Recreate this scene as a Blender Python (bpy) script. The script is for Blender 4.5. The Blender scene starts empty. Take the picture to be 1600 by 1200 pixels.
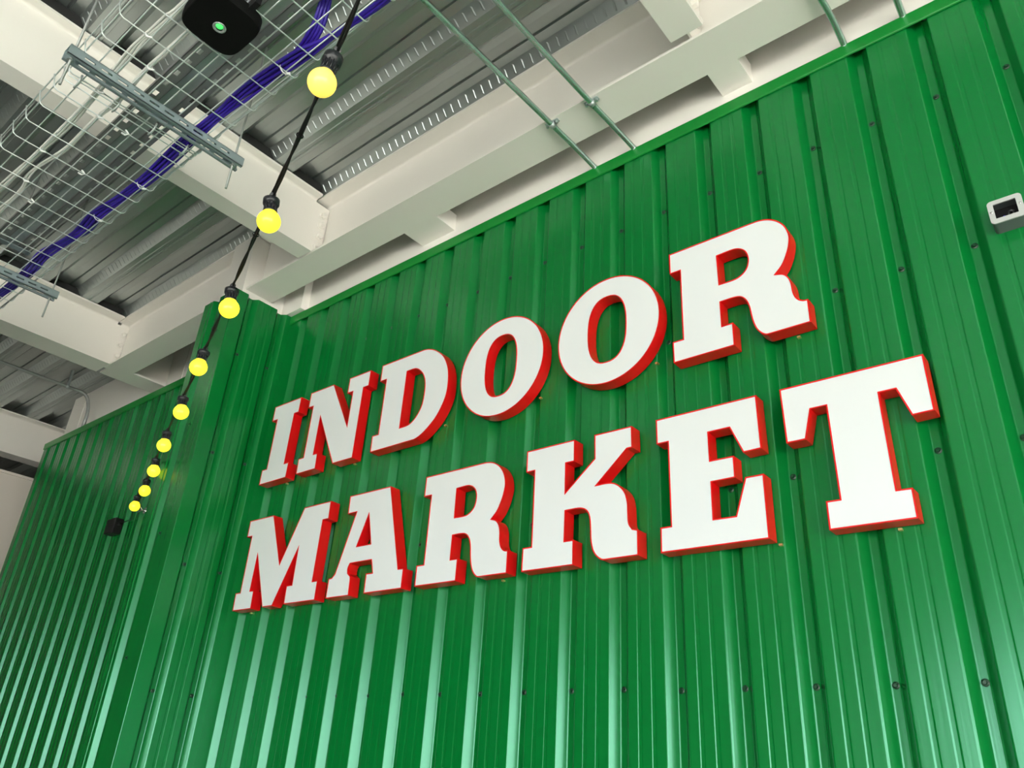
import bpy, bmesh, math, random
from mathutils import Vector, Matrix
from mathutils.geometry import tessellate_polygon
random.seed(7)
SC = bpy.context.scene
COL = SC.collection
ZO = 1.6                                   # eye height of the camera; all heights below are given relative to the eye

# ------------------------------------------------------------------ camera
cam_d = bpy.data.cameras.new('camera')
cam = bpy.data.objects.new('camera', cam_d); COL.objects.link(cam)
R = ((0.770736754, 0.634394751, 0.059229689), (-0.246967236, 0.383144297, -0.890060465), (-0.587343205, 0.671374521, 0.45197811))
m = Matrix.Identity(4)
for i in range(3):
    m[i][0] = R[0][i]; m[i][1] = -R[1][i]; m[i][2] = -R[2][i]
m[2][3] = ZO
cam.matrix_world = m
cam_d.sensor_width = 36.0
cam_d.lens = 1215.7264 / 1600 * 36.0
cam_d.clip_start = 0.02
SC.camera = cam

# ------------------------------------------------------------------ daylight and exposure
SC.view_settings.view_transform = 'Standard'
SC.view_settings.look = 'None'
SC.view_settings.gamma = 1.0
SC.view_settings.exposure = 0.18
SC.view_settings.use_curve_mapping = False
W = bpy.data.worlds.new('daylight'); SC.world = W; W.use_nodes = True
nt = W.node_tree; nt.nodes.clear()
wo = nt.nodes.new('ShaderNodeOutputWorld'); bg = nt.nodes.new('ShaderNodeBackground')
tc = nt.nodes.new('ShaderNodeTexCoord'); sx = nt.nodes.new('ShaderNodeSeparateXYZ'); cr = nt.nodes.new('ShaderNodeValToRGB')
nt.links.new(tc.outputs['Generated'], sx.inputs[0])
nt.links.new(sx.outputs['Z'], cr.inputs[0]); nt.links.new(cr.outputs[0], bg.inputs[0]); nt.links.new(bg.outputs[0], wo.inputs[0])
e = cr.color_ramp.elements
e[0].position = 0.0; e[0].color = (0.42, 0.41, 0.38, 1)
e[1].position = 0.02; e[1].color = (0.90, 0.98, 1.0, 1)
bg.inputs[1].default_value = 10.8
sun_d = bpy.data.lights.new('sun', 'SUN'); sun_d.energy = 30.0; sun_d.angle = math.radians(0.6); sun_d.color = (1.0, 0.93, 0.82)
sun = bpy.data.objects.new('sun', sun_d); COL.objects.link(sun)
sun.rotation_euler = Vector((0.62, -0.48, 0.62)).to_track_quat('Z', 'Y').to_euler()

# ------------------------------------------------------------------ materials
def mat(name, col, rough=0.5, metal=0.0, spec=0.5, emit=None, estr=0.0, noise=0.0, nscale=8.0, bump=0.0, bscale=40.0, stretch=(1, 1, 1), coat=0.0, aniso=0.0):
    M = bpy.data.materials.new(name); M.use_nodes = True
    t = M.node_tree; b = t.nodes['Principled BSDF']
    b.inputs['Base Color'].default_value = (*col, 1)
    b.inputs['Roughness'].default_value = rough
    b.inputs['Metallic'].default_value = metal
    b.inputs['Specular IOR Level'].default_value = spec
    if coat:
        b.inputs['Coat Weight'].default_value = coat; b.inputs['Coat Roughness'].default_value = 0.08
    if emit:
        b.inputs['Emission Color'].default_value = (*emit, 1); b.inputs['Emission Strength'].default_value = estr
    if noise or bump:
        c = t.nodes.new('ShaderNodeTexCoord'); mp = t.nodes.new('ShaderNodeMapping')
        t.links.new(c.outputs['Object'], mp.inputs[0]); mp.inputs['Scale'].default_value = stretch
    if noise:
        n = t.nodes.new('ShaderNodeTexNoise'); n.inputs['Scale'].default_value = nscale; n.inputs['Detail'].default_value = 5
        t.links.new(mp.outputs[0], n.inputs[0])
        mr = t.nodes.new('ShaderNodeMapRange'); mr.inputs[3].default_value = 1 - noise; mr.inputs[4].default_value = 1 + noise
        t.links.new(n.outputs[0], mr.inputs[0])
        hs = t.nodes.new('ShaderNodeHueSaturation'); hs.inputs['Color'].default_value = (*col, 1)
        t.links.new(mr.outputs[0], hs.inputs['Value']); t.links.new(hs.outputs[0], b.inputs['Base Color'])
        mr2 = t.nodes.new('ShaderNodeMapRange'); mr2.inputs[3].default_value = rough * (1 - noise); mr2.inputs[4].default_value = rough * (1 + noise)
        t.links.new(n.outputs[0], mr2.inputs[0]); t.links.new(mr2.outputs[0], b.inputs['Roughness'])
    if bump:
        n2 = t.nodes.new('ShaderNodeTexNoise'); n2.inputs['Scale'].default_value = bscale; n2.inputs['Detail'].default_value = 3
        t.links.new(mp.outputs[0], n2.inputs[0])
        bp = t.nodes.new('ShaderNodeBump'); bp.inputs['Distance'].default_value = bump; bp.inputs['Strength'].default_value = 1
        t.links.new(n2.outputs[0], bp.inputs['Height']); t.links.new(bp.outputs[0], b.inputs['Normal'])
    return M

GREEN = (0.0004, 0.158, 0.024)
M_green = mat('green_sheet_paint', GREEN, rough=0.25, spec=1.0, noise=0.05, nscale=3.0, bump=0.00035, bscale=5.0, stretch=(9, 9, 0.25))
M_green.node_tree.nodes['Principled BSDF'].inputs['Specular Tint'].default_value = (0.48, 1.0, 0.80, 1)
M_trim = mat('green_trim_paint', (0.003, 0.21, 0.028), rough=0.3, spec=0.5)
M_screw = mat('green_screw_paint', (0.004, 0.045, 0.016), rough=0.3)
M_cream = mat('cream_steel_paint', (0.86, 0.825, 0.77), rough=0.42, spec=0.4, noise=0.02, nscale=2.0, bump=0.0006, bscale=14)
M_plaster = mat('plaster_paint', (0.68, 0.62, 0.56), rough=0.8, spec=0.2, noise=0.03, nscale=2)
M_white = mat('letter_face_acrylic', (0.76, 0.79, 0.80), rough=0.35, spec=0.4)
M_red = mat('letter_side_red', (0.72, 0.004, 0.006), rough=0.35, spec=0.4)
M_galv = mat('galvanised_steel', (0.50, 0.56, 0.56), rough=0.38, metal=0.75, noise=0.12, nscale=30)
M_wire = mat('zinc_wire', (0.74, 0.80, 0.79), rough=0.32, metal=0.6)
M_rod = mat('threaded_rod_steel', (0.42, 0.44, 0.43), rough=0.45, metal=0.7, bump=0.002, bscale=60, stretch=(0.2, 0.2, 6))
M_strut = mat('strut_zinc', (0.36, 0.44, 0.46), rough=0.42, metal=0.55, noise=0.06, nscale=20)
M_darkgalv = mat('perforated_tray_zinc', (0.26, 0.27, 0.27), rough=0.5, metal=0.5, noise=0.1, nscale=20)
M_black = mat('black_plastic', (0.008, 0.008, 0.009), rough=0.55, spec=0.3)
M_blackg = mat('black_rubber_holder', (0.012, 0.013, 0.017), rough=0.35, spec=0.5)
M_sensor = mat('sensor_black', (0.0035, 0.0035, 0.0035), rough=0.7, spec=0.15)
M_purple = mat('purple_cable_jacket', (0.035, 0.012, 0.33), rough=0.35, spec=0.5)
M_whitec = mat('white_cable_jacket', (0.72, 0.72, 0.68), rough=0.45)
M_tie = mat('white_nylon_tie', (0.85, 0.86, 0.85), rough=0.4)
M_floor = mat('pale_concrete_floor', (0.66, 0.64, 0.60), rough=0.7, noise=0.08, nscale=1.5)
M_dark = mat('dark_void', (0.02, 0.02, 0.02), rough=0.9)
M_wood = mat('dim_interior_wall', (0.10, 0.09, 0.075), rough=0.8)
M_frame = mat('window_frame_grey', (0.12, 0.13, 0.14), rough=0.5)
M_plate = mat('socket_plate_grey', (0.48, 0.50, 0.49), rough=0.5)
M_boxb = mat('socket_body_grey', (0.13, 0.15, 0.15), rough=0.5)
M_blue = mat('blue_wire', (0.03, 0.02, 0.5), rough=0.4)
M_brass = mat('brass_clip', (0.75, 0.6, 0.25), rough=0.3, metal=0.8)
M_chrome = mat('chrome_eye', (0.8, 0.8, 0.8), rough=0.15, metal=1.0)
M_bulb = mat('yellow_bulb', (0.95, 0.75, 0.05), rough=0.25, emit=(1.0, 0.80, 0.03), estr=1.25)
M_bulb1 = mat('warm_yellow_bulb', (0.95, 0.7, 0.15), rough=0.25, emit=(1.0, 0.72, 0.10), estr=0.85)
M_ledg = mat('green_led', (0.1, 0.6, 0.15), rough=0.3, emit=(0.05, 0.9, 0.15), estr=0.7)
M_ring = mat('sensor_ring_grey', (0.42, 0.45, 0.45), rough=0.3, metal=0.4)

# galvanised deck
M_deck = mat('deck_galvanised', (0.42, 0.455, 0.45), rough=0.30, metal=0.8, noise=0.06, nscale=4, stretch=(0.3, 1.5, 1))

# ------------------------------------------------------------------ helpers
def tag(o, label=None, cat=None, group=None, kind=None):
    if label: o['label'] = label
    if cat: o['category'] = cat
    if group: o['group'] = group
    if kind: o['kind'] = kind
    return o
def wloc(o):
    v = Vector((0, 0, 0))
    while o is not None:
        v += o.location; o = o.parent
    return v
def empty(name, loc, label, cat, group=None):
    o = bpy.data.objects.new(name, None); COL.objects.link(o)
    o.location = (loc[0], loc[1], loc[2] + ZO); o.empty_display_size = 0.1
    return tag(o, label, cat, group)
class MB:
    """collects shapes given in eye-relative world coordinates"""
    def __init__(s): s.v = []; s.f = []; s.sm = []
    def add(s, vs, fs, smooth=False):
        n = len(s.v); s.v += [tuple(v) for v in vs]; s.f += [tuple(i + n for i in f) for f in fs]; s.sm += [smooth] * len(fs); return s
    def box(s, x0, x1, y0, y1, z0, z1):
        vs = [(x, y, z) for z in (z0, z1) for y in (y0, y1) for x in (x0, x1)]
        return s.add(vs, [(0, 2, 3, 1), (4, 5, 7, 6), (0, 1, 5, 4), (2, 6, 7, 3), (0, 4, 6, 2), (1, 3, 7, 5)])
    def tube(s, pts, r, n=8, caps=True, radii=None):
        pts = [Vector(p) for p in pts]; vs = []; fs = []
        T = [(pts[min(i + 1, len(pts) - 1)] - pts[max(i - 1, 0)]).normalized() for i in range(len(pts))]
        a = Vector((0, 0, 1)) if abs(T[0].z) < 0.9 else Vector((1, 0, 0))
        u = T[0].cross(a).normalized()
        for i, p in enumerate(pts):
            u = (u - T[i] * u.dot(T[i]))
            u = u.normalized() if u.length > 1e-6 else T[i].orthogonal().normalized()
            w = T[i].cross(u); rr = radii[i] if radii else r
            for k in range(n):
                an = 2 * math.pi * k / n
                vs.append(p + (u * math.cos(an) + w * math.sin(an)) * rr)
        for i in range(len(pts) - 1):
            for k in range(n):
                fs.append((i * n + k, i * n + (k + 1) % n, (i + 1) * n + (k + 1) % n, (i + 1) * n + k))
        s.add(vs, fs, True)
        if caps:
            b = len(s.v) - len(vs)
            s.f.append(tuple(b + k for k in range(n))[::-1]); s.f.append(tuple(b + len(vs) - n + k for k in range(n))); s.sm += [False, False]
        return s
    def lathe(s, c, axis, prof, n=24, smooth=True):
        """prof: list of (radius, distance along axis)"""
        c = Vector(c); ax = Vector(axis).normalized(); u = ax.orthogonal().normalized(); w = ax.cross(u); vs = []; fs = []
        for r, h in prof:
            for k in range(n):
                an = 2 * math.pi * k / n
                vs.append(c + ax * h + (u * math.cos(an) + w * math.sin(an)) * r)
        for i in range(len(prof) - 1):
            for k in range(n):
                fs.append((i * n + k, i * n + (k + 1) % n, (i + 1) * n + (k + 1) % n, (i + 1) * n + k))
        return s.add(vs, fs, smooth)
    def build(s, name, M, parent=None, kind=None, loc=None, solid=0.0):
        me = bpy.data.meshes.new(name)
        base = wloc(parent) if parent else Vector((0, 0, 0))
        off = Vector((0, 0, ZO)) - base
        lv = Vector(loc) if loc is not None else Vector((0, 0, 0))
        me.from_pydata([Vector(v) + off - lv for v in s.v], [], s.f); me.update()
        for p, q in zip(me.polygons, s.sm): p.use_smooth = q
        bm = bmesh.new(); bm.from_mesh(me); bmesh.ops.recalc_face_normals(bm, faces=bm.faces) if not solid else None
        bm.to_mesh(me); bm.free()
        me.materials.append(M)
        o = bpy.data.objects.new(name, me); COL.objects.link(o); o.location = lv
        if parent: o.parent = parent
        if kind: o['kind'] = kind
        if solid:
            md = o.modifiers.new('thickness', 'SOLIDIFY'); md.thickness = solid; md.offset = 0
        return o

def rounded(pts, r, seg=3):
    """fillet the inner corners of an open polyline of 2D points"""
    out = [Vector(pts[0])]
    for i in range(1, len(pts) - 1):
        p = Vector(pts[i]); a = Vector(pts[i - 1]) - p; b = Vector(pts[i + 1]) - p
        d = min(r, a.length * 0.4, b.length * 0.4)
        A = p + a.normalized() * d; B = p + b.normalized() * d
        for k in range(seg + 1):
            t = k / seg; out.append(A * (1 - t) ** 2 + p * 2 * t * (1 - t) + B * t * t)
    out.append(Vector(pts[-1])); return out
def extrude_z(pts, z0, z1, mb=None, seam=None):
    mb = mb or MB(); n = len(pts)
    zs = [z0, z1]
    vs = [(p[0], p[1], z) for z in zs for p in pts]
    return mb.add(vs, [(i, i + 1, n + i + 1, n + i) for i in range(n - 1)])

# ------------------------------------------------------------------ room shell
FX0, FX1, FY0, FY1 = -12.0, 6.5, -6.5, 4.0
MB().box(-7.6, FX1, FY0, FY1, -1.65, -1.6).build('floor', M_floor, kind='structure')
MB().box(FX0, -7.6, FY0, FY1, -1.65, -1.602).build('floor', mat('painted_shade_side_floor', (0.07, 0.065, 0.06), rough=0.8), kind='structure')  # far-left floor coloured dark in place of shade, to darken the deck's reflections

# profiled deck: troughs run along X, one every 0.34 m
def deck_profile(y0, y1):
    pts = []
    k = math.floor((y0 - 1.55) / 0.34); y = 1.55 + k * 0.34
    while y < y1:
        L, U = 2.90, 2.96
        pts += [(y, L), (y + 0.030, L), (y + 0.034, L - 0.004), (y + 0.040, L - 0.004), (y + 0.043, L + 0.003), (y + 0.052, L + 0.003), (y + 0.056, L - 0.003), (y + 0.066, L - 0.003), (y + 0.070, L),
                (y + 0.111, L), (y + 0.150, U - 0.004), (y + 0.190, U), (y + 0.236, U), (y + 0.240, U + 0.012), (y + 0.248, U + 0.012), (y + 0.252, U), (y + 0.295, U)]
        y += 0.34
    pts.append((y, L)); return pts
prof = deck_profile(FY0, FY1)
mb = MB(); n = len(prof)
mb.add([(x, p[0], p[1]) for x in (FX0, FX1) for p in prof], [(i, i + 1, n + i + 1, n + i) for i in range(n - 1)])
# embossed dashes pressed into the sloping sides of each trough
yk = 1.55 - 0.34 * 6
while yk < 2.3:
    A = Vector((yk - 0.045, 2.96)); B = Vector((yk, 2.90)); d = (B - A); nrm = Vector((-0.06, -0.045)).normalized()
    slant = 0.012 if round((yk - 1.55) / 0.34) % 2 == 0 else 0.0
    x = -7.9
    while x < 1.6:
        vs = []
        for t, hh in ((0.16, 0), (0.26, 1), (0.74, 1), (0.84, 0)):
            p = A + d * t; q = p + nrm * 0.0022 * hh
            sx_ = x + slant * (t - 0.5)
            vs += [(sx_ - 0.0055, p.x, p.y), (sx_ - 0.0015 * hh, q.x, q.y), (sx_ + 0.0015 * hh, q.x, q.y), (sx_ + 0.0055, p.x, p.y)]
        mb.add(vs, [(r * 4 + c, r * 4 + c + 1, r * 4 + c + 5, r * 4 + c + 4) for r in range(3) for c in range(3)])
        x += 0.05
    yk += 0.34
mb.build('ceiling', M_deck, kind='structure')
MB().box(FX0, FX1, FY0, FY1 + 0.3, 3.0, 3.1).build('ceiling', M_dark, kind='structure')

# green profiled cladding (reversed box profile: wide crowns, narrow valleys)
CY = 2.1875; DEP = 0.032
def wall_profile(xa, xb, yc, first):
    pts = [(xa, yc)]; k = math.ceil((xa - first) / 0.2 - 1e-6); x = first + 0.2 * k
    def ribs(a):
        out = []
        for c in (0.040, 0.087):
            out += [(a + c - 0.008, yc), (a + c - 0.005, yc + 0.0009), (a + c + 0.005, yc + 0.0009), (a + c + 0.008, yc)]
        return out
    while x + 0.07 < xb:
        pts += [(x, yc), (x + 0.023, yc + DEP), (x + 0.047, yc + DEP), (x + 0.070, yc)]
        if x + 0.2 < xb: pts += ribs(x + 0.07)
        x += 0.2
    pts.append((xb, yc)); return pts
def round_some(pts, r=0.0035):
    return rounded(pts, r, 3)
wall_back = extrude_z(round_some(wall_profile(-3.765, FX1, CY, -1.0277)), -1.6, 2.431).build('wall_back', M_green, kind='structure', solid=0.0012)
wall_bl = extrude_z(round_some(wall_profile(-7.475, -4.03, 2.25, -7.4)) , -1.6, 2.431).build('wall_back_left', M_green, kind='structure', solid=0.0012)
MB().box(-7.480, -7.472, 2.25, 2.33, -1.6, 2.40).build('trim_3', M_trim, kind='structure')
# boxed column cladding
bp = [(-4.074, 2.30), (-4.074, 1.80), (-4.012, 1.80), (-4.009, 1.797), (-4.004, 1.797), (-4.001, 1.80), (-3.975, 1.80), (-3.952, 1.832), (-3.928, 1.832), (-3.905, 1.80), (-3.733, 1.80),
      (-3.733, 1.880), (-3.765, 1.903), (-3.765, 1.927), (-3.733, 1.950),
      (-3.733, 1.985), (-3.7339, 1.988), (-3.7339, 1.998), (-3.733, 2.001), (-3.733, 2.030), (-3.7339, 2.033), (-3.7339, 2.043), (-3.733, 2.046),
      (-3.733, 2.080), (-3.765, 2.103), (-3.765, 2.127), (-3.733, 2.150), (-3.733, 2.190)]
wall_corner = extrude_z(round_some(bp), -1.6, 2.434).build('wall_corner', M_green, kind='structure', solid=0.0012)

def trim(name, x0, x1, yf, yb):
    p = [(yf + 0.005, 2.377), (yf, 2.380), (yf, 2.434), (yb, 2.436)]
    p = rounded(p, 0.003, 3); n = len(p)
    mb = MB(); mb.add([(x, q[0], q[1]) for x in (x0, x1) for q in p], [(i, i + 1, n + i + 1, n + i) for i in range(n - 1)])
    return mb.build(name, M_trim, kind='structure', solid=0.0015)
trim('trim_1', -3.735, FX1, 2.1795, 2.2)
trim('trim_2', -7.478, -4.074, 2.241, 2.34)

# hex screws in the valleys
def screw_mesh():
    s = MB()
    s.lathe((0, 0, -ZO), (0, -1, 0), [(0.0, 0.0), (0.0095, 0.0), (0.0095, 0.0015), (0.0062, 0.003), (0.0, 0.003)], 14, False)
    s.lathe((0, 0, -ZO), (0, -1, 0), [(0.0056, 0.003), (0.0056, 0.0075), (0.0045, 0.0085), (0.0, 0.0085)], 6, False)
    return s
sc0 = screw_mesh().build('screw', M_screw, kind=None)
first_screw = [True]
def add_screw(parent, p, rot=0.0):
    if first_screw[0]:
        o = sc0; first_screw[0] = False
    else:
        o = sc0.copy(); COL.objects.link(o)
    o.parent = parent; o.location = (p[0], p[1], p[2] + ZO); o.rotation_euler = (0, 0, rot)
    return o
k = -13
while -1.0277 + 0.2 * k + 0.035 < 0.42:
    x = -1.0277 + 0.2 * k + 0.035
    for z in (2.058, 1.458, 0.858, 0.266):
        add_screw(wall_back, (x, CY + DEP - 0.0008, z + random.uniform(-0.004, 0.004)))
    k += 1
for z in (2.058, 1.458, 0.858, 0.266):
    for y in (1.915, 2.115):
        add_screw(wall_corner, (-3.7642, y, z), math.radians(90))
for k in range(6):
    for z in (1.458, 0.45):
        add_screw(wall_corner, (-3.86 , 1.7993, 2.2 - 0.6 * k)) if z > 1 else None

# cream upstand above the cladding, columns
MB().box(-3.80, FX1, 2.20, 2.30, 2.432, 2.90).build('wall_back_upper', M_cream, kind='structure')
MB().box(-7.15, -4.07, 2.345, 2.42, 2.432, 2.90).build('wall_back_upper_left', M_cream, kind='structure')
MB().box(-5.367, -5.361, 2.341, 2.346, 2.436, 2.90).build('trim_4', M_cream, kind='structure')
# room sides that enclose the space
MB().box(-8.40, -8.30, 1.95, FY1, -1.6, 2.31).build('wall_left', M_plaster, kind='structure')
MB().box(-8.42, -8.285, 1.95, FY1, 2.31, 2.335).build('trim_5', M_plaster, kind='structure')
MB().box(FX0 - 0.1, FX0, FY0, FY1, -1.6, 3.0).build('wall_far_left', M_wood, kind='structure')
MB().box(FX0, FX1, FY1, FY1 + 0.1, -1.6, 3.0).build('wall_behind', M_wood, kind='structure')

# front of the hall (behind the camera): dim solid part on the left, shopfront opening on the right
f = MB()
f.box(FX0, -2.2, FY0 - 0.2, FY0, -1.6, 3.0)
f.box(-2.2, FX1, FY0 - 0.2, FY0, 1.35, 3.0)
f.build('wall_front', M_wood, kind='structure')
g = MB()
for x in (-2.2, 0.7, 3.6, FX1 - 0.06): g.box(x, x + 0.06, FY0 - 0.13, FY0 - 0.07, -1.6, 1.35)
g.box(-2.2, FX1, FY0 - 0.13, FY0 - 0.07, 1.29, 1.35)
g.build('window_1', M_frame, kind='structure')
f = MB()
f.box(FX1, FX1 + 0.2, FY0, FY1, 1.35, 3.0)
f.box(FX1, FX1 + 0.2, 1.2, FY1, -1.6, 1.35)
f.build('wall_right', M_wood, kind='structure')
g = MB()
for y in (FY0, -4.0, -1.4, 1.14): g.box(FX1 + 0.07, FX1 + 0.13, y, y + 0.06, -1.6, 1.35)
g.box(FX1 + 0.07, FX1 + 0.13, FY0, 1.2, 1.29, 1.35)
g.build('window_2', M_frame, kind='structure')
MB().box(-60, 60, -60, 40, -1.35, -1.66).build('ground', mat('paved_ground', (0.42, 0.41, 0.38), rough=0.8), kind='structure')

# ------------------------------------------------------------------ steel frame
def ibeam_profile(c, w, z0, z1, tw=0.009, tf=0.013, r=0.014):
    h = w / 2; t = tw / 2; out = []
    def arc(cx, cz, a0, a1):
        return [(cx + r * math.cos(math.radians(a0 + (a1 - a0) * k / 5)), cz + r * math.sin(math.radians(a0 + (a1 - a0) * k / 5))) for k in range(6)]
    out += [(c - h, z0), (c + h, z0), (c + h, z0 + tf)]
    out += arc(c + t + r, z0 + tf + r, 270, 180)
    out += arc(c + t + r, z1 - tf - r, 180, 90)
    out += [(c + h, z1 - tf), (c + h, z1), (c - h, z1), (c - h, z1 - tf)]
    out += arc(c - t - r, z1 - tf - r, 90, 0)
    out += arc(c - t - r, z0 + tf + r, 0, -90)
    out += [(c - h, z0 + tf)]
    return out
def beam(root, axis, a0, a1, c, w, z0, z1, **kw):
    p = ibeam_profile(c, w, z0, z1, **kw); n = len(p); mb = MB()
    P = (lambda a, q: (a, q[0], q[1])) if axis == 'x' else (lambda a, q: (q[0], a, q[1]))
    vs = [P(a, q) for a in (a0, a1) for q in p]
    mb.add(vs, [(i, (i + 1) % n, n + (i + 1) % n, n + i) for i in range(n)])
    tris = tessellate_polygon([[Vector((q[0], q[1], 0)) for q in p]])
    mb.add(vs[:n], [tuple(t) for t in tris]); mb.add(vs[n:], [tuple(t) for t in tris])
    return mb
def bolt(parent, p, axis):
    s = MB(); s.lathe(p, axis, [(0, 0), (0.023, 0), (0.023, 0.004), (0.0, 0.004)], 16, False)
    s.lathe(p, axis, [(0.0175, 0.004), (0.0175, 0.022), (0.012, 0.026), (0.0, 0.026)], 6, False)
    return s.build('bolt', M_cream, parent)
def steel(name_label, cat, loc, parts):
    pass
EZ0, EZ1 = 2.497, 2.897
r_ = empty('edge_beam', (-3.795, 1.975, EZ0), 'long cream steel beam along the green wall top, right of the boxed column', 'beam')
beam(r_, 'x', -3.795, FX1, 1.975, 0.18, EZ0, EZ1).build('beam_section', M_cream, r_)
for (x0, x1, y1) in ((-2.62, -2.385, 2.205), (-0.90, -0.775, 2.16), (0.62, 0.75, 2.16)):
    s = MB(); s.box(x0, x1, 2.05, 2.20, EZ0 + 0.001, EZ0 + 0.012)
    s.box(x1 - 0.012, x1, 2.065, 2.20, EZ0 + 0.012, EZ0 + 0.10)
    s.build('bracket_plate', M_cream, r_)
r_ = empty('edge_beam', (-5.50, 1.965, EZ0), 'short cream steel beam between the boxed column and the middle ceiling beam', 'beam')
beam(r_, 'x', -5.60, -4.04, 1.965, 0.175, EZ0, EZ1).build('beam_section', M_cream, r_)

def cross(label, xc, w, y1, ztop, bolts, finx=0.0, fin=True, ylow=None):
    r = empty('ceiling_beam', (xc, y1, EZ0), label, 'beam')
    mb = beam(r, 'y', FY0, y1 - 0.012, xc, w, EZ0, ztop, tw=0.010)
    # coped web end reaching the edge beam
    mb.box(xc - 0.0046, xc + 0.0046, y1 - 0.02, 1.968, EZ0 + 0.016, ztop - 0.03)
    mb.build('beam_section', M_cream, r)
    if fin:
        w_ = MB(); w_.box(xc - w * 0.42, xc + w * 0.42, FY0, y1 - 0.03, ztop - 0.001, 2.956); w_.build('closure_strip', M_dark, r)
    for (y, z) in bolts: bolt(r, (xc + 0.005, y, z), (1, 0, 0))
    return r
cross('cream steel ceiling beam with four bolts, under the slotted hanger nearest the camera', -3.213, 0.115, 1.885, 2.893, [(1.933, 2.80), (1.933, 2.73), (1.933, 2.655), (1.933, 2.585)])
cross('cream steel ceiling beam in the middle left, meeting the short edge beam', -5.612, 0.215, 1.885, 2.897, [(1.935, 2.80), (1.935, 2.71), (1.935, 2.62)])
cross('stub of cream ceiling beam at top centre right, meeting the long edge beam', -0.875, 0.13, 1.862, 2.893, [(1.90, 2.83), (1.925, 2.76), (1.90, 2.70), (1.925, 2.63)])
r = empty('ceiling_beam', (-8.36, 1.9, EZ0), 'farthest cream steel ceiling beam, at the left edge above the plastered wall', 'beam')
beam(r, 'y', FY0, FY1, -8.36, 0.18, EZ0, 2.897).build('beam_section', M_cream, r)
# middle beam runs on to the upstand
r = empty('ceiling_beam', (-5.612, 2.1, EZ0), 'short end of cream beam between the edge beam and the left green wall', 'beam')
beam(r, 'y', 1.90, 2.344, -5.612, 0.21, EZ0 + 0.0008, 2.896).build('beam_section', M_cream, r)

# columns
c1 = empty('steel_column', (-3.92, 1.98, -1.6), 'cream steel column rising out of the green box, head under the deck', 'column')
s = MB()
s.box(-4.035, -3.80, 1.868, 2.21, -1.6, 2.9); s.box(-3.80, -3.60, 2.15, 2.21, 2.438, 2.9)
s.build('column_section', M_cream, c1)
c2 = empty('steel_column', (-7.28, 2.40, -1.6), 'cream column behind the far left end of the green wall', 'column')
MB().box(-7.41, -7.15, 2.34, 2.56, -1.6, 2.9).build('column_section', M_cream, c2)

# ------------------------------------------------------------------ sign letters
S = 2.1268; LH = 0.216 * S / 1000.0
def sup(cx, cy, a, b, n, N=72):
    out = []
    for k in range(N):
        t = 2 * math.pi * k / N; c, s_ = math.cos(t), math.sin(t)
        out.append((cx + a * math.copysign(abs(c) ** (2 / n), c), cy + b * math.copysign(abs(s_) ** (2 / n), s_)))
    return out[::-1]
G = {}
G['I'] = [[(0, 1000), (520, 1000), (520, 808), (438, 808), (438, 183), (522, 183), (522, 0), (8, 0), (8, 183), (97, 183), (97, 808), (0, 808)]]
G['N'] = [[(2, 1000), (418, 1000), (784, 407), (784, 812), (694, 812), (694, 1000), (1048, 1000), (1048, 812), (964, 812), (964, 0), (640, 0), (268, 636), (268, 185), (343, 185), (348, 0), (8, 0), (2, 183), (90, 183), (88, 810), (0, 810)]]
G['D'] = [[(0, 1000), (620, 1000), (736, 975), (829, 925), (916, 850), (976, 763), (1018, 655), (1035, 520), (1027, 389), (982, 272), (916, 171), (844, 104), (772, 50), (700, 15), (630, 0), (8, 0), (4, 182), (94, 182), (94, 806), (0, 806)],
          [(413, 810), (525, 808), (584, 782), (643, 725), (682, 662), (703, 588), (708, 480), (694, 360), (655, 280), (597, 217), (538, 188), (470, 180), (413, 180)]]
G['O'] = [sup(497, 500, 497, 500, 2.0), sup(498, 505, 181, 310, 2.5, 48)]
G['R'] = [[(0, 1000), (710, 1000), (790, 990), (850, 965), (905, 920), (948, 855), (970, 765), (958, 675), (928, 592), (893, 530), (841, 477), (890, 460), (926, 420), (944, 360), (950, 280), (970, 225), (1005, 196), (1041, 192), (1041, 8), (740, 8), (700, 28), (664, 75), (642, 140), (630, 215), (622, 280), (600, 345), (560, 385), (500, 396), (410, 396), (410, 190), (494, 190), (494, 0), (5, 0), (3, 182), (90, 182), (90, 808), (0, 808)],
          [(409, 816), (540, 818), (595, 798), (632, 757), (646, 692), (632, 622), (596, 580), (540, 556), (412, 556)]]
G['M'] = [[(0, 1000), (448, 1000), (738, 433), (1000, 1000), (1442, 1000), (1448, 811), (1357, 811), (1357, 190), (1440, 190), (1444, 0), (940, 0), (935, 187), (1025, 187), (1018, 571), (743, 0), (572, 0), (287, 585), (287, 193), (357, 190), (368, 0), (28, 0), (18, 190), (105, 190), (94, 811), (3, 811)]]
G['A'] = [[(132, 1000), (731, 998), (980, 181), (1050, 178), (1052, 0), (549, 0), (546, 182), (633, 182), (594, 304), (290, 303), (272, 262), (278, 215), (330, 180), (338, 0), (0, 0), (0, 188), (47, 193), (87, 238), (269, 813), (139, 813)],
          [(462, 758), (550, 463), (353, 463)]]
G['K'] = [[(2, 1003), (485, 1003), (487, 819), (405, 819), (407, 578), (674, 804), (671, 1001), (1009, 999), (1012, 823), (963, 823), (699, 587), (790, 587), (855, 573), (907, 536), (947, 483), (968, 408), (972, 328), (978, 248), (1005, 205), (1050, 192), (1051, 8), (765, 8), (707, 36), (666, 92), (648, 166), (643, 247), (636, 328), (618, 383), (583, 414), (530, 427), (412, 427), (411, 193), (494, 193), (497, 2), (5, 2), (7, 189), (93, 189), (88, 816), (4, 816)]]
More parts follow.
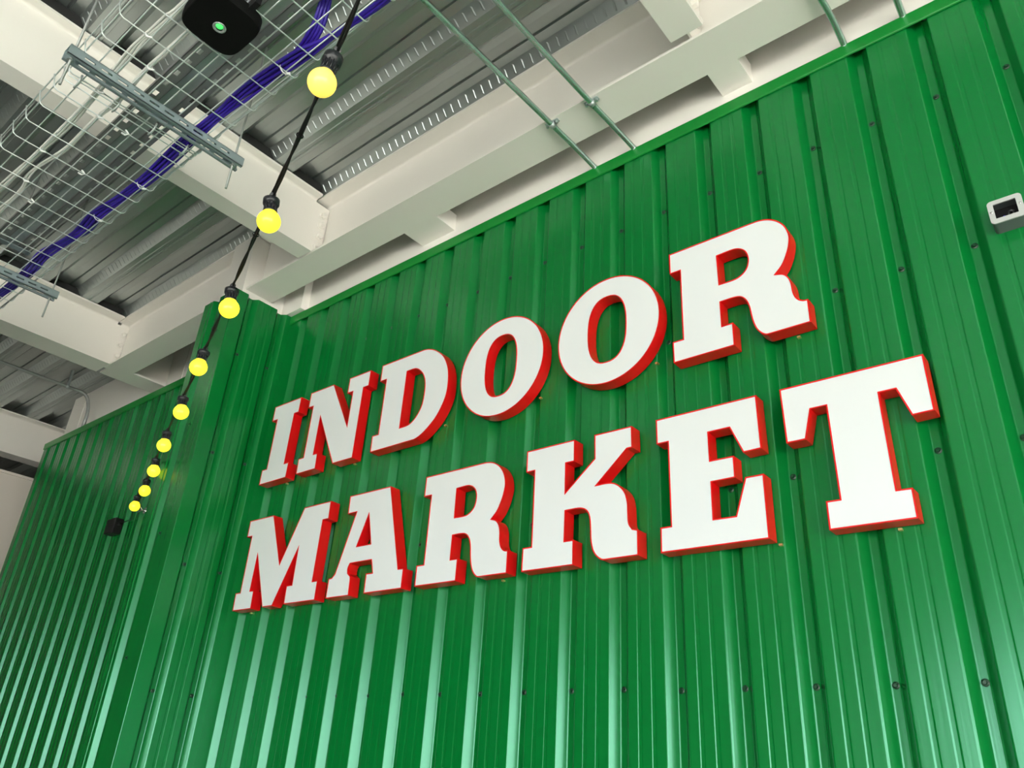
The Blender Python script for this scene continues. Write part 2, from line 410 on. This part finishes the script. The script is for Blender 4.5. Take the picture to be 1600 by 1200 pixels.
G['E'] = [[(0, 997), (775, 997), (780, 606), (651, 603), (566, 803), (411, 803), (412, 595), (584, 595), (584, 440), (413, 438), (412, 182), (568, 180), (651, 430), (778, 430), (778, 2), (12, 2), (14, 180), (95, 180), (92, 802), (2, 802)]]
G['T'] = [[(0, 994), (887, 994), (890, 620), (765, 617), (703, 808), (608, 808), (614, 185), (699, 183), (700, 3), (209, 3), (210, 182), (293, 182), (286, 803), (188, 803), (137, 604), (10, 604)]]
def smooth_loop(P):
    if len(P) >= 40: return [Vector(p) for p in P]
    P = [Vector(p) for p in P]; n = len(P); out = []
    L = [(P[(i + 1) % n] - P[i]).length for i in range(n)]
    def turn(i):
        a = P[i] - P[i - 1]; b = P[(i + 1) % n] - P[i]; return abs(math.degrees(a.angle(b)))
    sm = [turn(i) < 36 and min(L[i - 1], L[i]) < 135 for i in range(n)]
    def tan(i, side):                                   # side +1: leaving, -1: arriving
        if not sm[i]: return (P[(i + 1) % n] - P[i]).normalized() if side > 0 else (P[i] - P[i - 1]).normalized()
        if L[i - 1] > 150: return (P[i] - P[i - 1]).normalized()
        if L[i] > 150: return (P[(i + 1) % n] - P[i]).normalized()
        return (P[(i + 1) % n] - P[i - 1]).normalized()
    for i in range(n):
        j = (i + 1) % n; out.append(P[i])
        if L[i] < 150 and (sm[i] or sm[j]):
            t0 = tan(i, 1) * L[i]; t1 = tan(j, -1) * L[i]
            for k in (1, 2, 3, 4):
                t = k / 5; h = (2 * t ** 3 - 3 * t ** 2 + 1, t ** 3 - 2 * t ** 2 + t, -2 * t ** 3 + 3 * t ** 2, t ** 3 - t ** 2)
                out.append(P[i] * h[0] + t0 * h[1] + P[j] * h[2] + t1 * h[3])
    return out
def area(P): return sum(P[i - 1].x * P[i].y - P[i].x * P[i - 1].y for i in range(len(P))) / 2
def inset(P, d):
    """move a closed loop by d towards its left-hand side"""
    n = len(P); out = []
    for i in range(n):
        a = (P[i] - P[i - 1]).normalized(); b = (P[(i + 1) % n] - P[i]).normalized()
        na = Vector((-a.y, a.x)); nb = Vector((-b.y, b.x)); mm = na + nb
        mm = mm / max(mm.length_squared, 0.35) * 2 if mm.length > 1e-6 else na
        out.append(P[i] + mm * d)
    return out
TH = 0.0527; YF = S
def fill(mb, loops, y, X, Z):
    flat = [[Vector((p.x, p.y, 0)) for p in l] for l in loops]
    tri = tessellate_polygon(flat); allp = [p for l in flat for p in l]
    mb.add([(X + p.x * LH, y, Z + p.y * LH) for p in allp], [tuple(t) for t in tri])
def letter(ch, x0, z0, label, group):
    X = x0 * S; Z = z0 * S
    loops = [smooth_loop(p) for p in G[ch]]
    loops = [(l if (area(l) > 0) == (i == 0) else l[::-1]) for i, l in enumerate(loops)]   # outer ccw, holes cw: the solid is on the left
    root = empty('sign_letter', (X, YF + TH, Z), label, 'letter', group)
    rim = 9.0; inn = [inset(l, rim) for l in loops]
    b = MB()
    for o, i_ in zip(loops, inn):
        n = len(o)
        def ring(l, y): return [(X + p.x * LH, y, Z + p.y * LH) for p in l]
        vs = ring(i_, YF + 0.0015) + ring(i_, YF) + ring(o, YF) + ring(o, YF + TH)
        fs = [(r * n + k, r * n + (k + 1) % n, (r + 1) * n + (k + 1) % n, (r + 1) * n + k) for r in range(3) for k in range(n)]
        b.add(vs, fs)
    fill(b, loops, YF + TH, X, Z)
    b.build('letter_side', M_red, root)['label'] = 'bright red side band and back'
    fce = MB(); fill(fce, inn, YF + 0.0012, X, Z)
    o = fce.build('letter_face', M_white, root); o['label'] = 'white face'
    # two stand-off spacers behind, bearing on the cladding
    pts = {'I': (270, 270), 'N': (180, 870), 'D': (250, 250), 'O': (160, 840), 'R': (250, 250), 'M': (190, 1200), 'A': (450, 850), 'K': (250, 250), 'E': (250, 250), 'T': (450, 450)}[ch]
    for q, zz in zip(pts, (700, 250) if pts[0] == pts[1] else ((500, 500) if ch in 'NO' else (900, 100))):
        sp = MB(); sp.lathe((X + q * LH, YF + TH, Z + zz * LH), (0, 1, 0), [(0.012, 0), (0.012, CY - YF - TH), (0, CY - YF - TH)], 12)
        sp.build('spacer', M_galv, root)
    # small brass fixing clips along the lower back edge
    for q in {'I': (380,), 'N': (860,), 'D': (930,), 'O': (880,), 'R': (900,), 'M': (200,), 'A': (), 'K': (), 'E': (790,), 'T': (560,)}[ch]:
        zz = {'D': 130, 'O': 120}.get(ch, -6)
        cm = MB(); cm.box(X + q * LH, X + q * LH + 0.010, YF + TH - 0.004, CY + 0.001, Z + zz * LH - 0.006, Z + zz * LH); cm.build('fixing_clip', M_brass, root)
    return root
g1 = 'letters of the upper word INDOOR'; g2 = 'letters of the lower word MARKET'
Z1, Z2 = 0.6155, 0.3075
letter('I', -1.6921, Z1, 'white slab letter I with red sides, starting the upper word INDOOR', g1)
letter('N', -1.5405, Z1, 'white slab letter N with red sides, in the upper word INDOOR', g1)
letter('D', -1.2744, Z1, 'white slab letter D with red sides, in the upper word INDOOR', g1)
letter('O', -1.0154, Z1, 'white letter O with red sides, left of the two, next to D', g1)
letter('O', -0.7675, Z1, 'white letter O with red sides, right of the two, next to R', g1)
letter('R', -0.5315, Z1, 'white letter R with red sides, ending the upper word INDOOR', g1)
letter('M', -1.6930, Z2, 'white slab letter M with red sides, starting the lower word MARKET', g2)
letter('A', -1.3452, Z2, 'white slab letter A with red sides, in the lower word MARKET', g2)
letter('R', -1.0838, Z2, 'white letter R with red sides, in the lower word between A and K', g2)
letter('K', -0.8284, Z2, 'white slab letter K with red sides, in the lower word MARKET', g2)
letter('E', -0.5661, Z2, 'white slab letter E with red sides, in the lower word MARKET', g2)
letter('T', -0.3638, Z2, 'large white letter T with red sides, ending the lower word MARKET', g2)

# ------------------------------------------------------------------ wire basket tray
TZ = 2.268; TX0, TX1 = -7.2, 0.6; TYL, TYR = 0.452, 0.998
t_ = empty('wire_basket_tray', (-2.6, 0.72, TZ), 'long bright wire mesh cable tray hung under the deck at upper left', 'cable tray')
WR = 0.0027
x = -2.308 + 0.134 * 21
while x > TX0:
    pts = [(x, TYL - 0.012, TZ + 0.062), (x, TYL, TZ + 0.018), (x, TYL + 0.006, TZ + 0.006), (x, TYL + 0.018, TZ), (x, TYR - 0.012, TZ), (x, TYR - 0.004, TZ + 0.005), (x, TYR + 0.002, TZ + 0.014), (x, TYR + 0.012, TZ + 0.062)]
    mb = MB(); mb.tube(pts, WR, 6); mb.build('cross_wire', M_wire, t_); x -= 0.134
ys = [0.508 + 0.064 * k for k in range(8)]
for y in ys: MB().tube([(TX0, y, TZ + 2 * WR), (TX1, y, TZ + 2 * WR)], WR, 6).build('long_wire', M_wire, t_)
for y, z in ((TYL - 0.008, TZ + 0.058), (TYR + 0.008, TZ + 0.058), (TYL + 0.004, TZ + 0.020), (TYR - 0.002, TZ + 0.024)):
    MB().tube([(TX0, y, z), (TX1, y, z)], WR, 6).build('long_wire', M_wire, t_)
# joint between two lengths of basket: doubled wires and side clips
for dx in (-0.018, 0.018):
    mb = MB(); mb.tube([(-2.735 + dx, TYL - 0.01, TZ + 0.05), (-2.735 + dx, TYL + 0.01, TZ - 0.008), (-2.735 + dx, TYR - 0.01, TZ - 0.008), (-2.735 + dx, TYR + 0.01, TZ + 0.05)], WR, 6); mb.build('joint_wire', M_wire, t_)
for y in (0.50, 0.65, 0.80, 0.94):
    MB().tube([(-2.76, y, TZ - 0.012), (-2.735, y, TZ - 0.018), (-2.71, y, TZ - 0.012), (-2.70, y, TZ + 0.012)], 0.004, 6).build('joint_clip', M_wire, t_)

def slotted(mb, axis, a0, a1, c0, c1, w, t, slots, fixed):
    """thin plate along `axis` from a0 to a1, cross range c0..c1, with a row of slots; fixed(a, c, h) maps to 3D"""
    cm0 = c0 + (c1 - c0) * (1 - w) / 2; cm1 = c1 - (c1 - c0) * (1 - w) / 2
    def bx(A0, A1, C0, C1):
        vs = [fixed(a, c, h) for h in (0, t) for c in (C0, C1) for a in (A0, A1)]
        mb.add(vs, [(0, 2, 3, 1), (4, 5, 7, 6), (0, 1, 5, 4), (2, 6, 7, 3), (0, 4, 6, 2), (1, 3, 7, 5)])
    bx(a0, a1, c0, cm0); bx(a0, a1, cm1, c1)
    prev = a0
    for s0, s1 in slots:
        bx(prev, s0, cm0, cm1); prev = s1
    bx(prev, a1, cm0, cm1)

def hanger(xc, y0, y1, zb, label):
    """slotted channel carried by two threaded rods"""
    r = empty('trapeze_hanger', (xc, (y0 + y1) / 2, zb), label, 'cable tray hanger', 'slotted channel hangers under the wire tray')
    hw = 0.0275; H = 0.043
    s = MB(); n = int((y1 - y0 - 0.08) / 0.062)
    sl = [(y0 + 0.055 + k * 0.062, y0 + 0.055 + k * 0.062 + 0.040) for k in range(n)]
    slotted(s, 'y', y0, y1, xc - hw, xc + hw, 0.26, 0.0025, sl, lambda a, c, h: (c, a, zb + H - h))
    slotted(s, 'y', y0, y1, zb, zb + H, 0.22, 0.0025, sl, lambda a, c, h: (xc + hw - h, a, c))
    slotted(s, 'y', y0, y1, zb, zb + H, 0.22, 0.0025, sl, lambda a, c, h: (xc - hw + h, a, c))
    for sg in (-1, 1):
        x0, x1 = sorted((xc + sg * hw, xc + sg * (hw - 0.011)))
        s.box(x0, x1, y0, y1, zb, zb + 0.0025)
        x0, x1 = sorted((xc + sg * (hw - 0.011), xc + sg * (hw - 0.0135)))
        s.box(x0, x1, y0, y1, zb, zb + 0.009)
    s.build('slotted_channel', M_strut, r)
    for y in (y0 + 0.022, y1 - 0.030):
        t = MB(); n_ = 40
        t.tube([(xc, y, zb - 0.125), (xc, y, 2.93)], 0.0048, 10); t.build('threaded_rod', M_rod, r)
        q = MB(); q.lathe((xc, y, zb - 0.004), (0, 0, -1), [(0, 0), (0.012, 0), (0.012, 0.0015), (0, 0.0015)], 14, False); q.build('washer', M_galv, r)
        q = MB(); q.lathe((xc, y, zb + H), (0, 0, 1), [(0, 0), (0.0085, 0), (0.0085, 0.008), (0, 0.008)], 6, False)
        q.build('nut', M_galv, r)
    return r
hanger(-2.592, 0.405, 1.125, 2.221, 'grey slotted channel hanger crossing under the wire tray, nearest the camera')
hanger(-4.385, 0.405, 1.115, 2.221, 'grey slotted channel hanger at the left edge, farther from the camera')

# perforated steel tray running above the basket
pt = empty('perforated_tray', (-2.4, 0.8, 2.37), 'dark slotted steel tray running just above the wire basket', 'cable tray')
PX0, PX1 = -4.36, 0.6
for (c0, c1) in ((0.715, 0.772), (0.832, 0.884)):
    s = MB(); n = int((PX1 - PX0) / 0.083)
    sl = [(PX0 + 0.03 + k * 0.083, PX0 + 0.03 + k * 0.083 + 0.032) for k in range(n)]
    slotted(s, 'x', PX0, PX1, c0, c1, 0.30, 0.002, sl, lambda a, c, h: (a, c, 2.372 + h))
    s.box(PX0, PX1, c0 - 0.0, c0 + 0.002, 2.372, 2.392); s.box(PX0, PX1, c1 - 0.002, c1, 2.372, 2.392)
    s.build('slotted_strip', M_darkgalv, pt)
s = MB(); s.box(PX0, PX1, 0.772, 0.832, 2.386, 2.388); s.build('plain_strip', M_galv, pt)
for xx in (-4.30, -1.0):
    s = MB(); s.box(xx - 0.02, xx + 0.02, 0.70, 0.90, 2.366, 2.371); s.build('support_bracket', M_strut, pt)
    s = MB(); s.tube([(xx, 0.80, 2.386), (xx, 0.80, 2.93)], 0.005, 8); s.build('threaded_rod', M_rod, pt)

# ------------------------------------------------------------------ cables
def wander(pts, amp, seed, sub=5):
    rnd = random.Random(seed); P = [Vector(p) for p in pts]; out = []
    for i in range(len(P) - 1):
        p0, p1, p2, p3 = P[max(i - 1, 0)], P[i], P[i + 1], P[min(i + 2, len(P) - 1)]
        for k in range(sub):
            t = k / sub
            out.append(0.5 * ((2 * p1) + (p2 - p0) * t + (2 * p0 - 5 * p1 + 4 * p2 - p3) * t * t + (3 * p1 - p0 - 3 * p2 + p3) * t ** 3))
    out.append(P[-1]); ph = rnd.uniform(0, 6)
    return [p + Vector((0, amp * math.sin(i * 0.7 + ph), amp * 0.5 * math.cos(i * 0.5 + ph))) for i, p in enumerate(out)]
TOPW = TZ + 3.2 * WR
cz = TOPW + 0.005
pb = empty('purple_cable_bundle', (-2.5, 0.95, cz), 'bundle of purple data cables along the right side of the wire tray', 'cable bundle', None)
base = [(0.6, 0.985), (-1.0, 0.985), (-1.52, 0.99), (-1.79, 0.975), (-1.97, 0.962), (-2.22, 0.945), (-2.44, 0.94), (-2.7, 0.948), (-3.05, 0.962), (-3.3, 0.95), (-3.5, 0.945), (-3.68, 0.957), (-3.87, 0.945), (-4.1, 0.93), (-4.36, 0.952), (-4.8, 0.94), (-5.5, 0.95), (-7.2, 0.95)]
for q, (dy, dz) in enumerate(((-0.030, 0.0), (-0.016, 0.001), (-0.002, 0.0), (0.012, 0.001), (-0.023, 0.011), (-0.008, 0.012), (0.005, 0.011))):
    pts = []
    for i, (x, y) in enumerate(base):
        kx = 1.0 if x < -1.9 else 0.35
        pts.append((x, y + dy * kx * (1.15 if i % 3 else 0.75) - 0.006, cz + dz))
    MB().tube(wander(pts, 0.0016, q), 0.0066, 8).build('cable', M_purple, pb)
pb2 = empty('purple_cable_bundle', (-1.8, 0.9, cz), 'short purple cables leaving the tray upwards near the top edge', 'cable bundle', None)
for q in range(4):
    o_ = 0.012 * (q - 1.5)
    MB().tube(wander([(-2.15, 0.945 + o_ * .5, cz + 0.02), (-1.95, 0.948 + o_ * .8, cz + 0.03), (-1.86, 0.935 + o_, cz + 0.05), (-1.80, 0.915 + o_, cz + 0.11), (-1.78, 0.90 + o_, cz + 0.22), (-1.79, 0.885 + o_, cz + 0.36), (-1.82, 0.87 + o_, cz + 0.60)], 0.0012, 20 + q), 0.0066, 8).build('cable', M_purple, pb2)
for lab, ww, nn in (('white cable pair nearest the left side of the wire tray', [(0.6, 0.57), (-1.4, 0.575), (-2.08, 0.574), (-2.2, 0.568), (-2.35, 0.56), (-2.48, 0.562), (-2.76, 0.575), (-3.06, 0.58), (-3.3, 0.575), (-3.68, 0.566), (-4.3, 0.56), (-7.2, 0.57)], 3),
                    ('white cable pair in the middle of the wire tray', [(0.6, 0.65), (-1.4, 0.65), (-2.2, 0.642), (-2.33, 0.64), (-2.46, 0.636), (-2.69, 0.644), (-2.9, 0.636), (-3.17, 0.637), (-3.39, 0.612), (-3.5, 0.61), (-3.66, 0.63), (-4.3, 0.62), (-7.2, 0.63)], 2)):
    wb = empty('white_cable_bundle', (-2.5, ww[3][1], cz), lab, 'cable bundle', 'white cables in the wire tray')
    for q in range(nn):
        MB().tube(wander([(x, y + 0.011 * (q - (nn - 1) / 2) * (1 if i % 2 else 0.55), cz + 0.001) for i, (x, y) in enumerate(ww)], 0.0012, 40 + q), 0.0052, 8).build('cable', M_whitec, wb)
    for x in ([-2.308, -2.576 - 0.134, -3.246] if nn == 3 else [-2.442, -2.844, -3.514]):
        y = min(ww, key=lambda p: abs(p[0] - x))[1]
        s = MB(); s.lathe((x, y, TZ + 0.003), (1, 0, 0.1), [(0.010, -0.004), (0.012, 0), (0.010, 0.004)], 12); s.tube([(x, y - 0.004, TZ - 0.006), (x + 0.016, y + 0.012, TZ - 0.011)], 0.0035, 6)
        s.build('cable_tie', M_tie, wb)
for (x, y) in ((-2.04, 0.955), (-3.514, 0.945), (-3.112, 0.955)):
    s = MB(); s.lathe((x, y - 0.006, TZ + 0.010), (1, 0, 0), [(0.022, -0.003), (0.024, 0), (0.022, 0.003)], 14); s.tube([(x, y, TZ - 0.010), (x + 0.02, y + 0.006, TZ - 0.016)], 0.005, 6)
    s.build('cable_tie', M_tie, pb)
for j, (x, y, p_) in enumerate(((-2.64, 0.70, 0), (-3.246, 0.745, 0), (-3.648, 0.69, 0), (-2.844, 0.745, 0))):
    s = MB(); s.tube([(x - 0.012, y - 0.012, TZ - 0.002), (x, y, TZ - 0.012), (x + 0.016, y + 0.006, TZ - 0.010), (x + 0.01, y - 0.008, TZ + 0.004)], 0.004, 6)
    s.build('cable_tie', M_tie, t_)

# motion sensor under the tray
se = empty('ceiling_sensor', (-1.995, 0.672, 2.20), 'black rounded square sensor with a green light, under the wire tray', 'sensor')
def rsq(cx, cy, a, b, n, N=64):
    return [(cx + a * math.copysign(abs(math.cos(2 * math.pi * k / N)) ** (2 / n), math.cos(2 * math.pi * k / N)), cy + b * math.copysign(abs(math.sin(2 * math.pi * k / N)) ** (2 / n), math.sin(2 * math.pi * k / N))) for k in range(N)]
s = MB(); N = 64
rings = [(0.0, 2.2), (0.085, 2.2), (0.1085, 2.2005), (0.112, 2.204), (0.114, 2.216), (0.114, 2.242), (0.108, 2.25), (0.0, 2.25)]
vs = []
for a, z in rings: vs += [(p[0], p[1], z) for p in rsq(-1.995, 0.672, max(a, 1e-4), max(a * 0.93, 1e-4), 4.0, N)]
s.add(vs, [(i * N + k, i * N + (k + 1) % N, (i + 1) * N + (k + 1) % N, (i + 1) * N + k) for i in range(len(rings) - 1) for k in range(N)])
s.build('housing', M_sensor, se)
s = MB(); s.lathe((-2.007, 0.676, 2.2), (0, 0, -1), [(0.0225, 0.0), (0.0225, 0.002), (0.0185, 0.003), (0.0165, 0.0015), (0.012, 0.0015)], 32); s.build('lens_ring', M_ring, se)
s = MB(); s.lathe((-2.001, 0.673, 2.2), (0, 0, -1), [(0.013, 0.0), (0.012, 0.003), (0.006, 0.0045), (0.0, 0.005)], 24); s.build('indicator_light', M_ledg, se)['label'] = 'glowing green indicator'
s = MB(); s.box(-1.90, -1.84, 0.70, 0.72, 2.225, 2.262); s.box(-2.06, -1.93, 0.64, 0.70, 2.25, 2.262); s.build('mounting_bracket', M_black, se)

# ------------------------------------------------------------------ conduits over the edge beam
def arc_path(P, r=0.05, seg=5):
    P = [Vector(p) for p in P]; out = [P[0]]
    for i in range(1, len(P) - 1):
        a = P[i - 1] - P[i]; b = P[i + 1] - P[i]; d = min(r, a.length * 0.45, b.length * 0.45)
        A = P[i] + a.normalized() * d; B = P[i] + b.normalized() * d
        for k in range(seg + 1):
            t = k / seg; out.append(A * (1 - t) ** 2 + P[i] * 2 * t * (1 - t) + B * t * t)
    out.append(P[-1]); return out
M_cond = mat('galvanised_conduit', (0.42, 0.55, 0.50), rough=0.25, metal=0.85, noise=0.05, nscale=20)
def conduit(x0, x1, xe, label, clip=True):
    r = empty('conduit', (x1, 1.9, 2.484), label, 'conduit', 'steel conduits dropping to the green wall')
    MB().tube(arc_path([(x0, FY0, 2.483), (x0, 0.4, 2.483), (x1, 1.93, 2.483), (x1 + 0.01, 2.06, 2.472), (xe * 1.013, 2.1905, 2.436), (xe * 1.013, 2.192, 2.405)], 0.06, 6), 0.0118, 14).build('pipe', M_cond, r)
    if clip:
        s = MB(); s.lathe((x1, 1.905, 2.483), (0, 1, 0), [(0.0118, -0.011), (0.0145, -0.011), (0.0145, 0.011), (0.0118, 0.011)], 16)
        s.box(x1 - 0.032, x1 + 0.032, 1.895, 1.915, 2.4915, 2.4965)
        for sg in (-1, 1): s.lathe((x1 + sg * 0.024, 1.905, 2.4915), (0, 0, -1), [(0, 0), (0.0065, 0), (0.0065, 0.012), (0, 0.013)], 8, False)
        s.build('saddle_clip', M_galv, r)
conduit(-1.565, -1.537, -1.486, 'leftmost of four steel conduits crossing the long edge beam to the wall')
conduit(-1.350, -1.336, -1.288, 'second steel conduit from the left, beside the leftmost one')
conduit(-0.455, -0.435, -0.419, 'third steel conduit, at the top edge right of centre')
conduit(-0.245, -0.235, -0.222, 'rightmost steel conduit, at the top right of the wall')
r = empty('conduit', (-6.8, 2.2, 2.7), 'bent dark conduit at far left dropping behind the left green wall', 'conduit')
MB().tube(arc_path([(-6.80, -4.0, 2.735), (-6.80, 2.22, 2.745), (-6.77, 2.262, 2.60), (-6.775, 2.262, 2.42)], 0.11, 8), 0.014, 12).build('pipe', M_rod, r)
s = MB(); s.lathe((-6.80, 2.05, 2.744), (0, 1, 0), [(0.014, -0.012), (0.019, -0.012), (0.019, 0.012), (0.014, 0.012)], 14); s.box(-6.81, -6.79, 2.04, 2.06, 2.755, 2.90); s.build('saddle_clip', M_galv, r)

# ------------------------------------------------------------------ festoon string
LP = [((-1.182, 0.640, 1.360), 0.14, 0.100), ((-1.674, 0.847, 1.335), -0.09, 0.083), ((-2.151, 1.029, 1.318), -0.09, 0.081), ((-2.631, 1.201, 1.318), 0.07, 0.078), ((-3.11, 1.398, 1.328), -0.10, 0.076),
      ((-3.59, 1.576, 1.340), -0.02, 0.077), ((-4.057, 1.765, 1.360), -0.06, 0.074), ((-4.532, 1.953, 1.388), -0.06, 0.074), ((-5.01, 2.124, 1.420), 0.03, 0.074)]
lamp_labels = ['warm yellow festoon bulb nearest the camera, in front of the deck at the top', 'yellow festoon bulb in front of the bolted ceiling beam joint', 'yellow festoon bulb in front of the top of the green boxed column',
               'yellow festoon bulb at the column edge, fourth from the top of the string', 'yellow festoon bulb, fifth from the top, over the upper left green wall', 'yellow festoon bulb, sixth from the top of the string',
               'yellow festoon bulb, seventh from the top of the string', 'small yellow festoon bulb, second from the low end of the string', 'smallest yellow festoon bulb, at the low end beside the black junction box']
tops = []
for i, ((bx, by, bz), a, h) in enumerate(LP):
    d = Vector((0.45 * a, 0.89 * a, 1)).normalized(); c = Vector((bx, by, bz)); RB = 0.0325
    r = empty('festoon_lamp', (bx, by, bz), lamp_labels[i], 'string light', 'yellow festoon lamps on the string')
    s = MB(); pr = [(0.0001, -RB)]
    for k in range(1, 20):
        th = math.pi * k / 20
        if math.cos(math.pi - th) * RB > 0.026: break
        pr.append((RB * math.sin(th), -RB * math.cos(th)))
    pr += [(0.0185, 0.030), (0.0165, 0.036)]
    s.lathe(c, d, pr, 32); s.build('bulb', M_bulb1 if i == 0 else M_bulb, r)
    s = MB(); q = h - 0.030
    s.lathe(c, d, [(0.0150, 0.028), (0.0195, 0.029), (0.0195, 0.036), (0.0175, 0.037), (0.0170, 0.030 + q * 0.45), (0.0172, 0.030 + q * 0.50), (0.0225, 0.030 + q * 0.52), (0.0230, 0.030 + q * 0.82), (0.0190, 0.030 + q * 0.88), (0.0100, 0.030 + q * 0.92), (0.0095, 0.030 + q), (0, 0.030 + q)], 20)
    for k in range(12):
        an = 2 * math.pi * k / 12; u = d.orthogonal().normalized(); w = d.cross(u); rv = (u * math.cos(an) + w * math.sin(an))
        s.tube([c + rv * 0.0175 + d * 0.037, c + rv * 0.0178 + d * (0.030 + q * 0.5)], 0.0016, 5)
    top = c + d * (h + 0.003); tops.append(top)
    s.tube([top + Vector((-0.014, 0.005, -0.004)), top + Vector((0, 0, 0.004)), top + Vector((0.014, -0.005, -0.004))], 0.0085, 10)
    s.build('lamp_holder', M_blackg, r)
fc = empty('light_string_cable', (-3.0, 1.4, 1.40), 'black twin cable carrying the yellow bulbs down to the junction box', 'cable')
jb = Vector((-5.40, 2.243, 1.39))
chain = [tops[0] + Vector((1.30, -0.52, 0.19)), tops[0] + Vector((0.62, -0.24, 0.060))] + tops
for strand in (0, 1):
    pts = []
    for i in range(len(chain) - 1):
        a, b = chain[i], chain[i + 1]; K = 12
        for k in range(K):
            t = k / K; w = 4 * t * (1 - t)
            p = a.lerp(b, t)
            sg = (1 if strand else -1)
            p += Vector((0.0, 0.0, 1.0)) * (-0.012 * w + sg * (0.0042 + 0.004 * w * math.sin(5.1 * i + 2 * t))) + Vector((0.36, 0.93, 0)) * sg * 0.003 * math.cos(9 * t + i)
            pts.append(p)
    pts += [chain[-1], chain[-1] + Vector((-0.10, 0.03, -0.05)), Vector((-5.26, 2.235, 1.40)), jb + Vector((0.01, -0.02, 0.0))]
    MB().tube(pts, 0.0036, 7).build('cable', M_black, fc)
for i in range(len(chain) - 1):
    t = (0.42, 0.55, 0.5, 0.35, 0.6, 0.4, 0.5, 0.5, 0.5, 0.5)[i]; p = chain[i].lerp(chain[i + 1], t) + Vector((0, 0, -0.012 * 4 * t * (1 - t)))
    dd = (chain[i + 1] - chain[i]).normalized()
    s = MB(); s.lathe(p, dd, [(0.0085, -0.004), (0.0105, 0), (0.0085, 0.004)], 10); s.tube([p, p + Vector((0.010, 0.0, 0.016))], 0.0025, 5); s.build('cable_tie', M_black, fc)

# junction box and eye bolt at the end of the string, fixed to the left green wall
jx = empty('junction_box', (-5.45, 2.25, 1.37), 'small black junction box at the low end of the light string', 'junction box')
s = MB(); s.box(-5.520, -5.395, 2.185, 2.249, 1.318, 1.425)
jo = s.build('box_body', M_black, jx); md = jo.modifiers.new('bevel', 'BEVEL'); md.width = 0.008; md.segments = 3
s = MB(); s.lathe((-5.397, 2.215, 1.385), (1, 0, 0), [(0.012, 0), (0.012, 0.018), (0.006, 0.022), (0, 0.022)], 12); s.build('cable_gland', M_black, jx)
ey = empty('eye_bolt', (-5.13, 2.25, 1.445), 'chrome eye bolt on the green wall behind the last bulb', 'eye bolt')
s = MB(); ring = [(-5.13 + 0.0, 2.205 + 0.020 * math.cos(2 * math.pi * k / 20), 1.445 + 0.020 * math.sin(2 * math.pi * k / 20)) for k in range(21)]
s.tube(ring, 0.005, 8); s.tube([(-5.13, 2.225, 1.445), (-5.13, 2.25, 1.445)], 0.005, 8); s.build('eye', M_chrome, ey)
s = MB(); s.lathe((-5.13, 2.2495, 1.445), (0, -1, 0), [(0, 0), (0.022, 0), (0.022, 0.003), (0, 0.004)], 20); s.build('washer', M_chrome, ey)

# ------------------------------------------------------------------ surface box at right
sb = empty('socket_box', (-0.095, 2.187, 1.49), 'grey surface mounted electrical box without its socket, at the right edge', 'electrical box')
def rrect(x0, x1, z0, z1, r, n=6):
    out = []
    for cx, cz, a in ((x1 - r, z1 - r, 0), (x0 + r, z1 - r, 90), (x0 + r, z0 + r, 180), (x1 - r, z0 + r, 270)):
        for k in range(n + 1): out.append((cx + r * math.cos(math.radians(a + 90 * k / n)), cz + r * math.sin(math.radians(a + 90 * k / n))))
    return out
bx0, bx1, bz0, bz1 = -0.1335, -0.0495, 1.451, 1.5275
def rimprism(name, yo, yi, o, i_, M, back=None):
    """ring prism between outline o and opening i_ (same point count)"""
    n = len(o); s = MB()
    vs = [(p[0], yo, p[1]) for p in i_] + [(p[0], yo, p[1]) for p in o] + [(p[0], yi, p[1]) for p in o] + [(p[0], yi, p[1]) for p in i_]
    s.add(vs, [(r * n + k, r * n + (k + 1) % n, ((r + 1) % 4) * n + (k + 1) % n, ((r + 1) % 4) * n + k) for r in range(4) for k in range(n)])
    return s
o = rrect(bx0, bx1, bz0, bz1, 0.011); i_ = rrect(-0.1195, -0.0645, 1.466, 1.5145, 0.0015)
rimprism('p', 2.130, 2.1345, o, i_, M_plate).build('cover_frame', M_plate, sb)
o2 = rrect(bx0 + 0.001, bx1 - 0.001, bz0 + 0.001, bz1 - 0.001, 0.011); i2 = rrect(bx0 + 0.004, bx1 - 0.004, bz0 + 0.004, bz1 - 0.004, 0.009)
s = rimprism('b', 2.1345, 2.187, o2, i2, M_boxb); s.box(bx0 + 0.003, bx1 - 0.003, 2.184, 2.187, bz0 + 0.003, bz1 - 0.003)
s.build('box_body', M_boxb, sb)
s = MB(); s.box(bx0 + 0.005, bx1 - 0.005, 2.172, 2.183, bz0 + 0.005, bz1 - 0.005); s.build('dark_insert', M_black, sb)
s = MB()
s.tube([(-0.115, 2.17, 1.462), (-0.112, 2.150, 1.470), (-0.100, 2.144, 1.474), (-0.092, 2.150, 1.472), (-0.088, 2.17, 1.468)], 0.0035, 8)
s.build('blue_wire', M_blue, sb)
s = MB(); s.tube([(-0.088, 2.17, 1.503), (-0.082, 2.158, 1.497), (-0.076, 2.17, 1.500)], 0.0028, 8); s.lathe((-0.084, 2.171, 1.495), (0, -1, 0), [(0.006, 0), (0.008, 0.003), (0.004, 0.004)], 12); s.build('terminal', M_boxb, sb)
for (x, z) in ((-0.1265, 1.490), (-0.0570, 1.492)):
    s = MB(); s.lathe((x, 2.130, z), (0, -1, 0), [(0.0032, 0), (0.0028, 0.0012), (0, 0.0014)], 12); s.build('screw', M_chrome, sb)
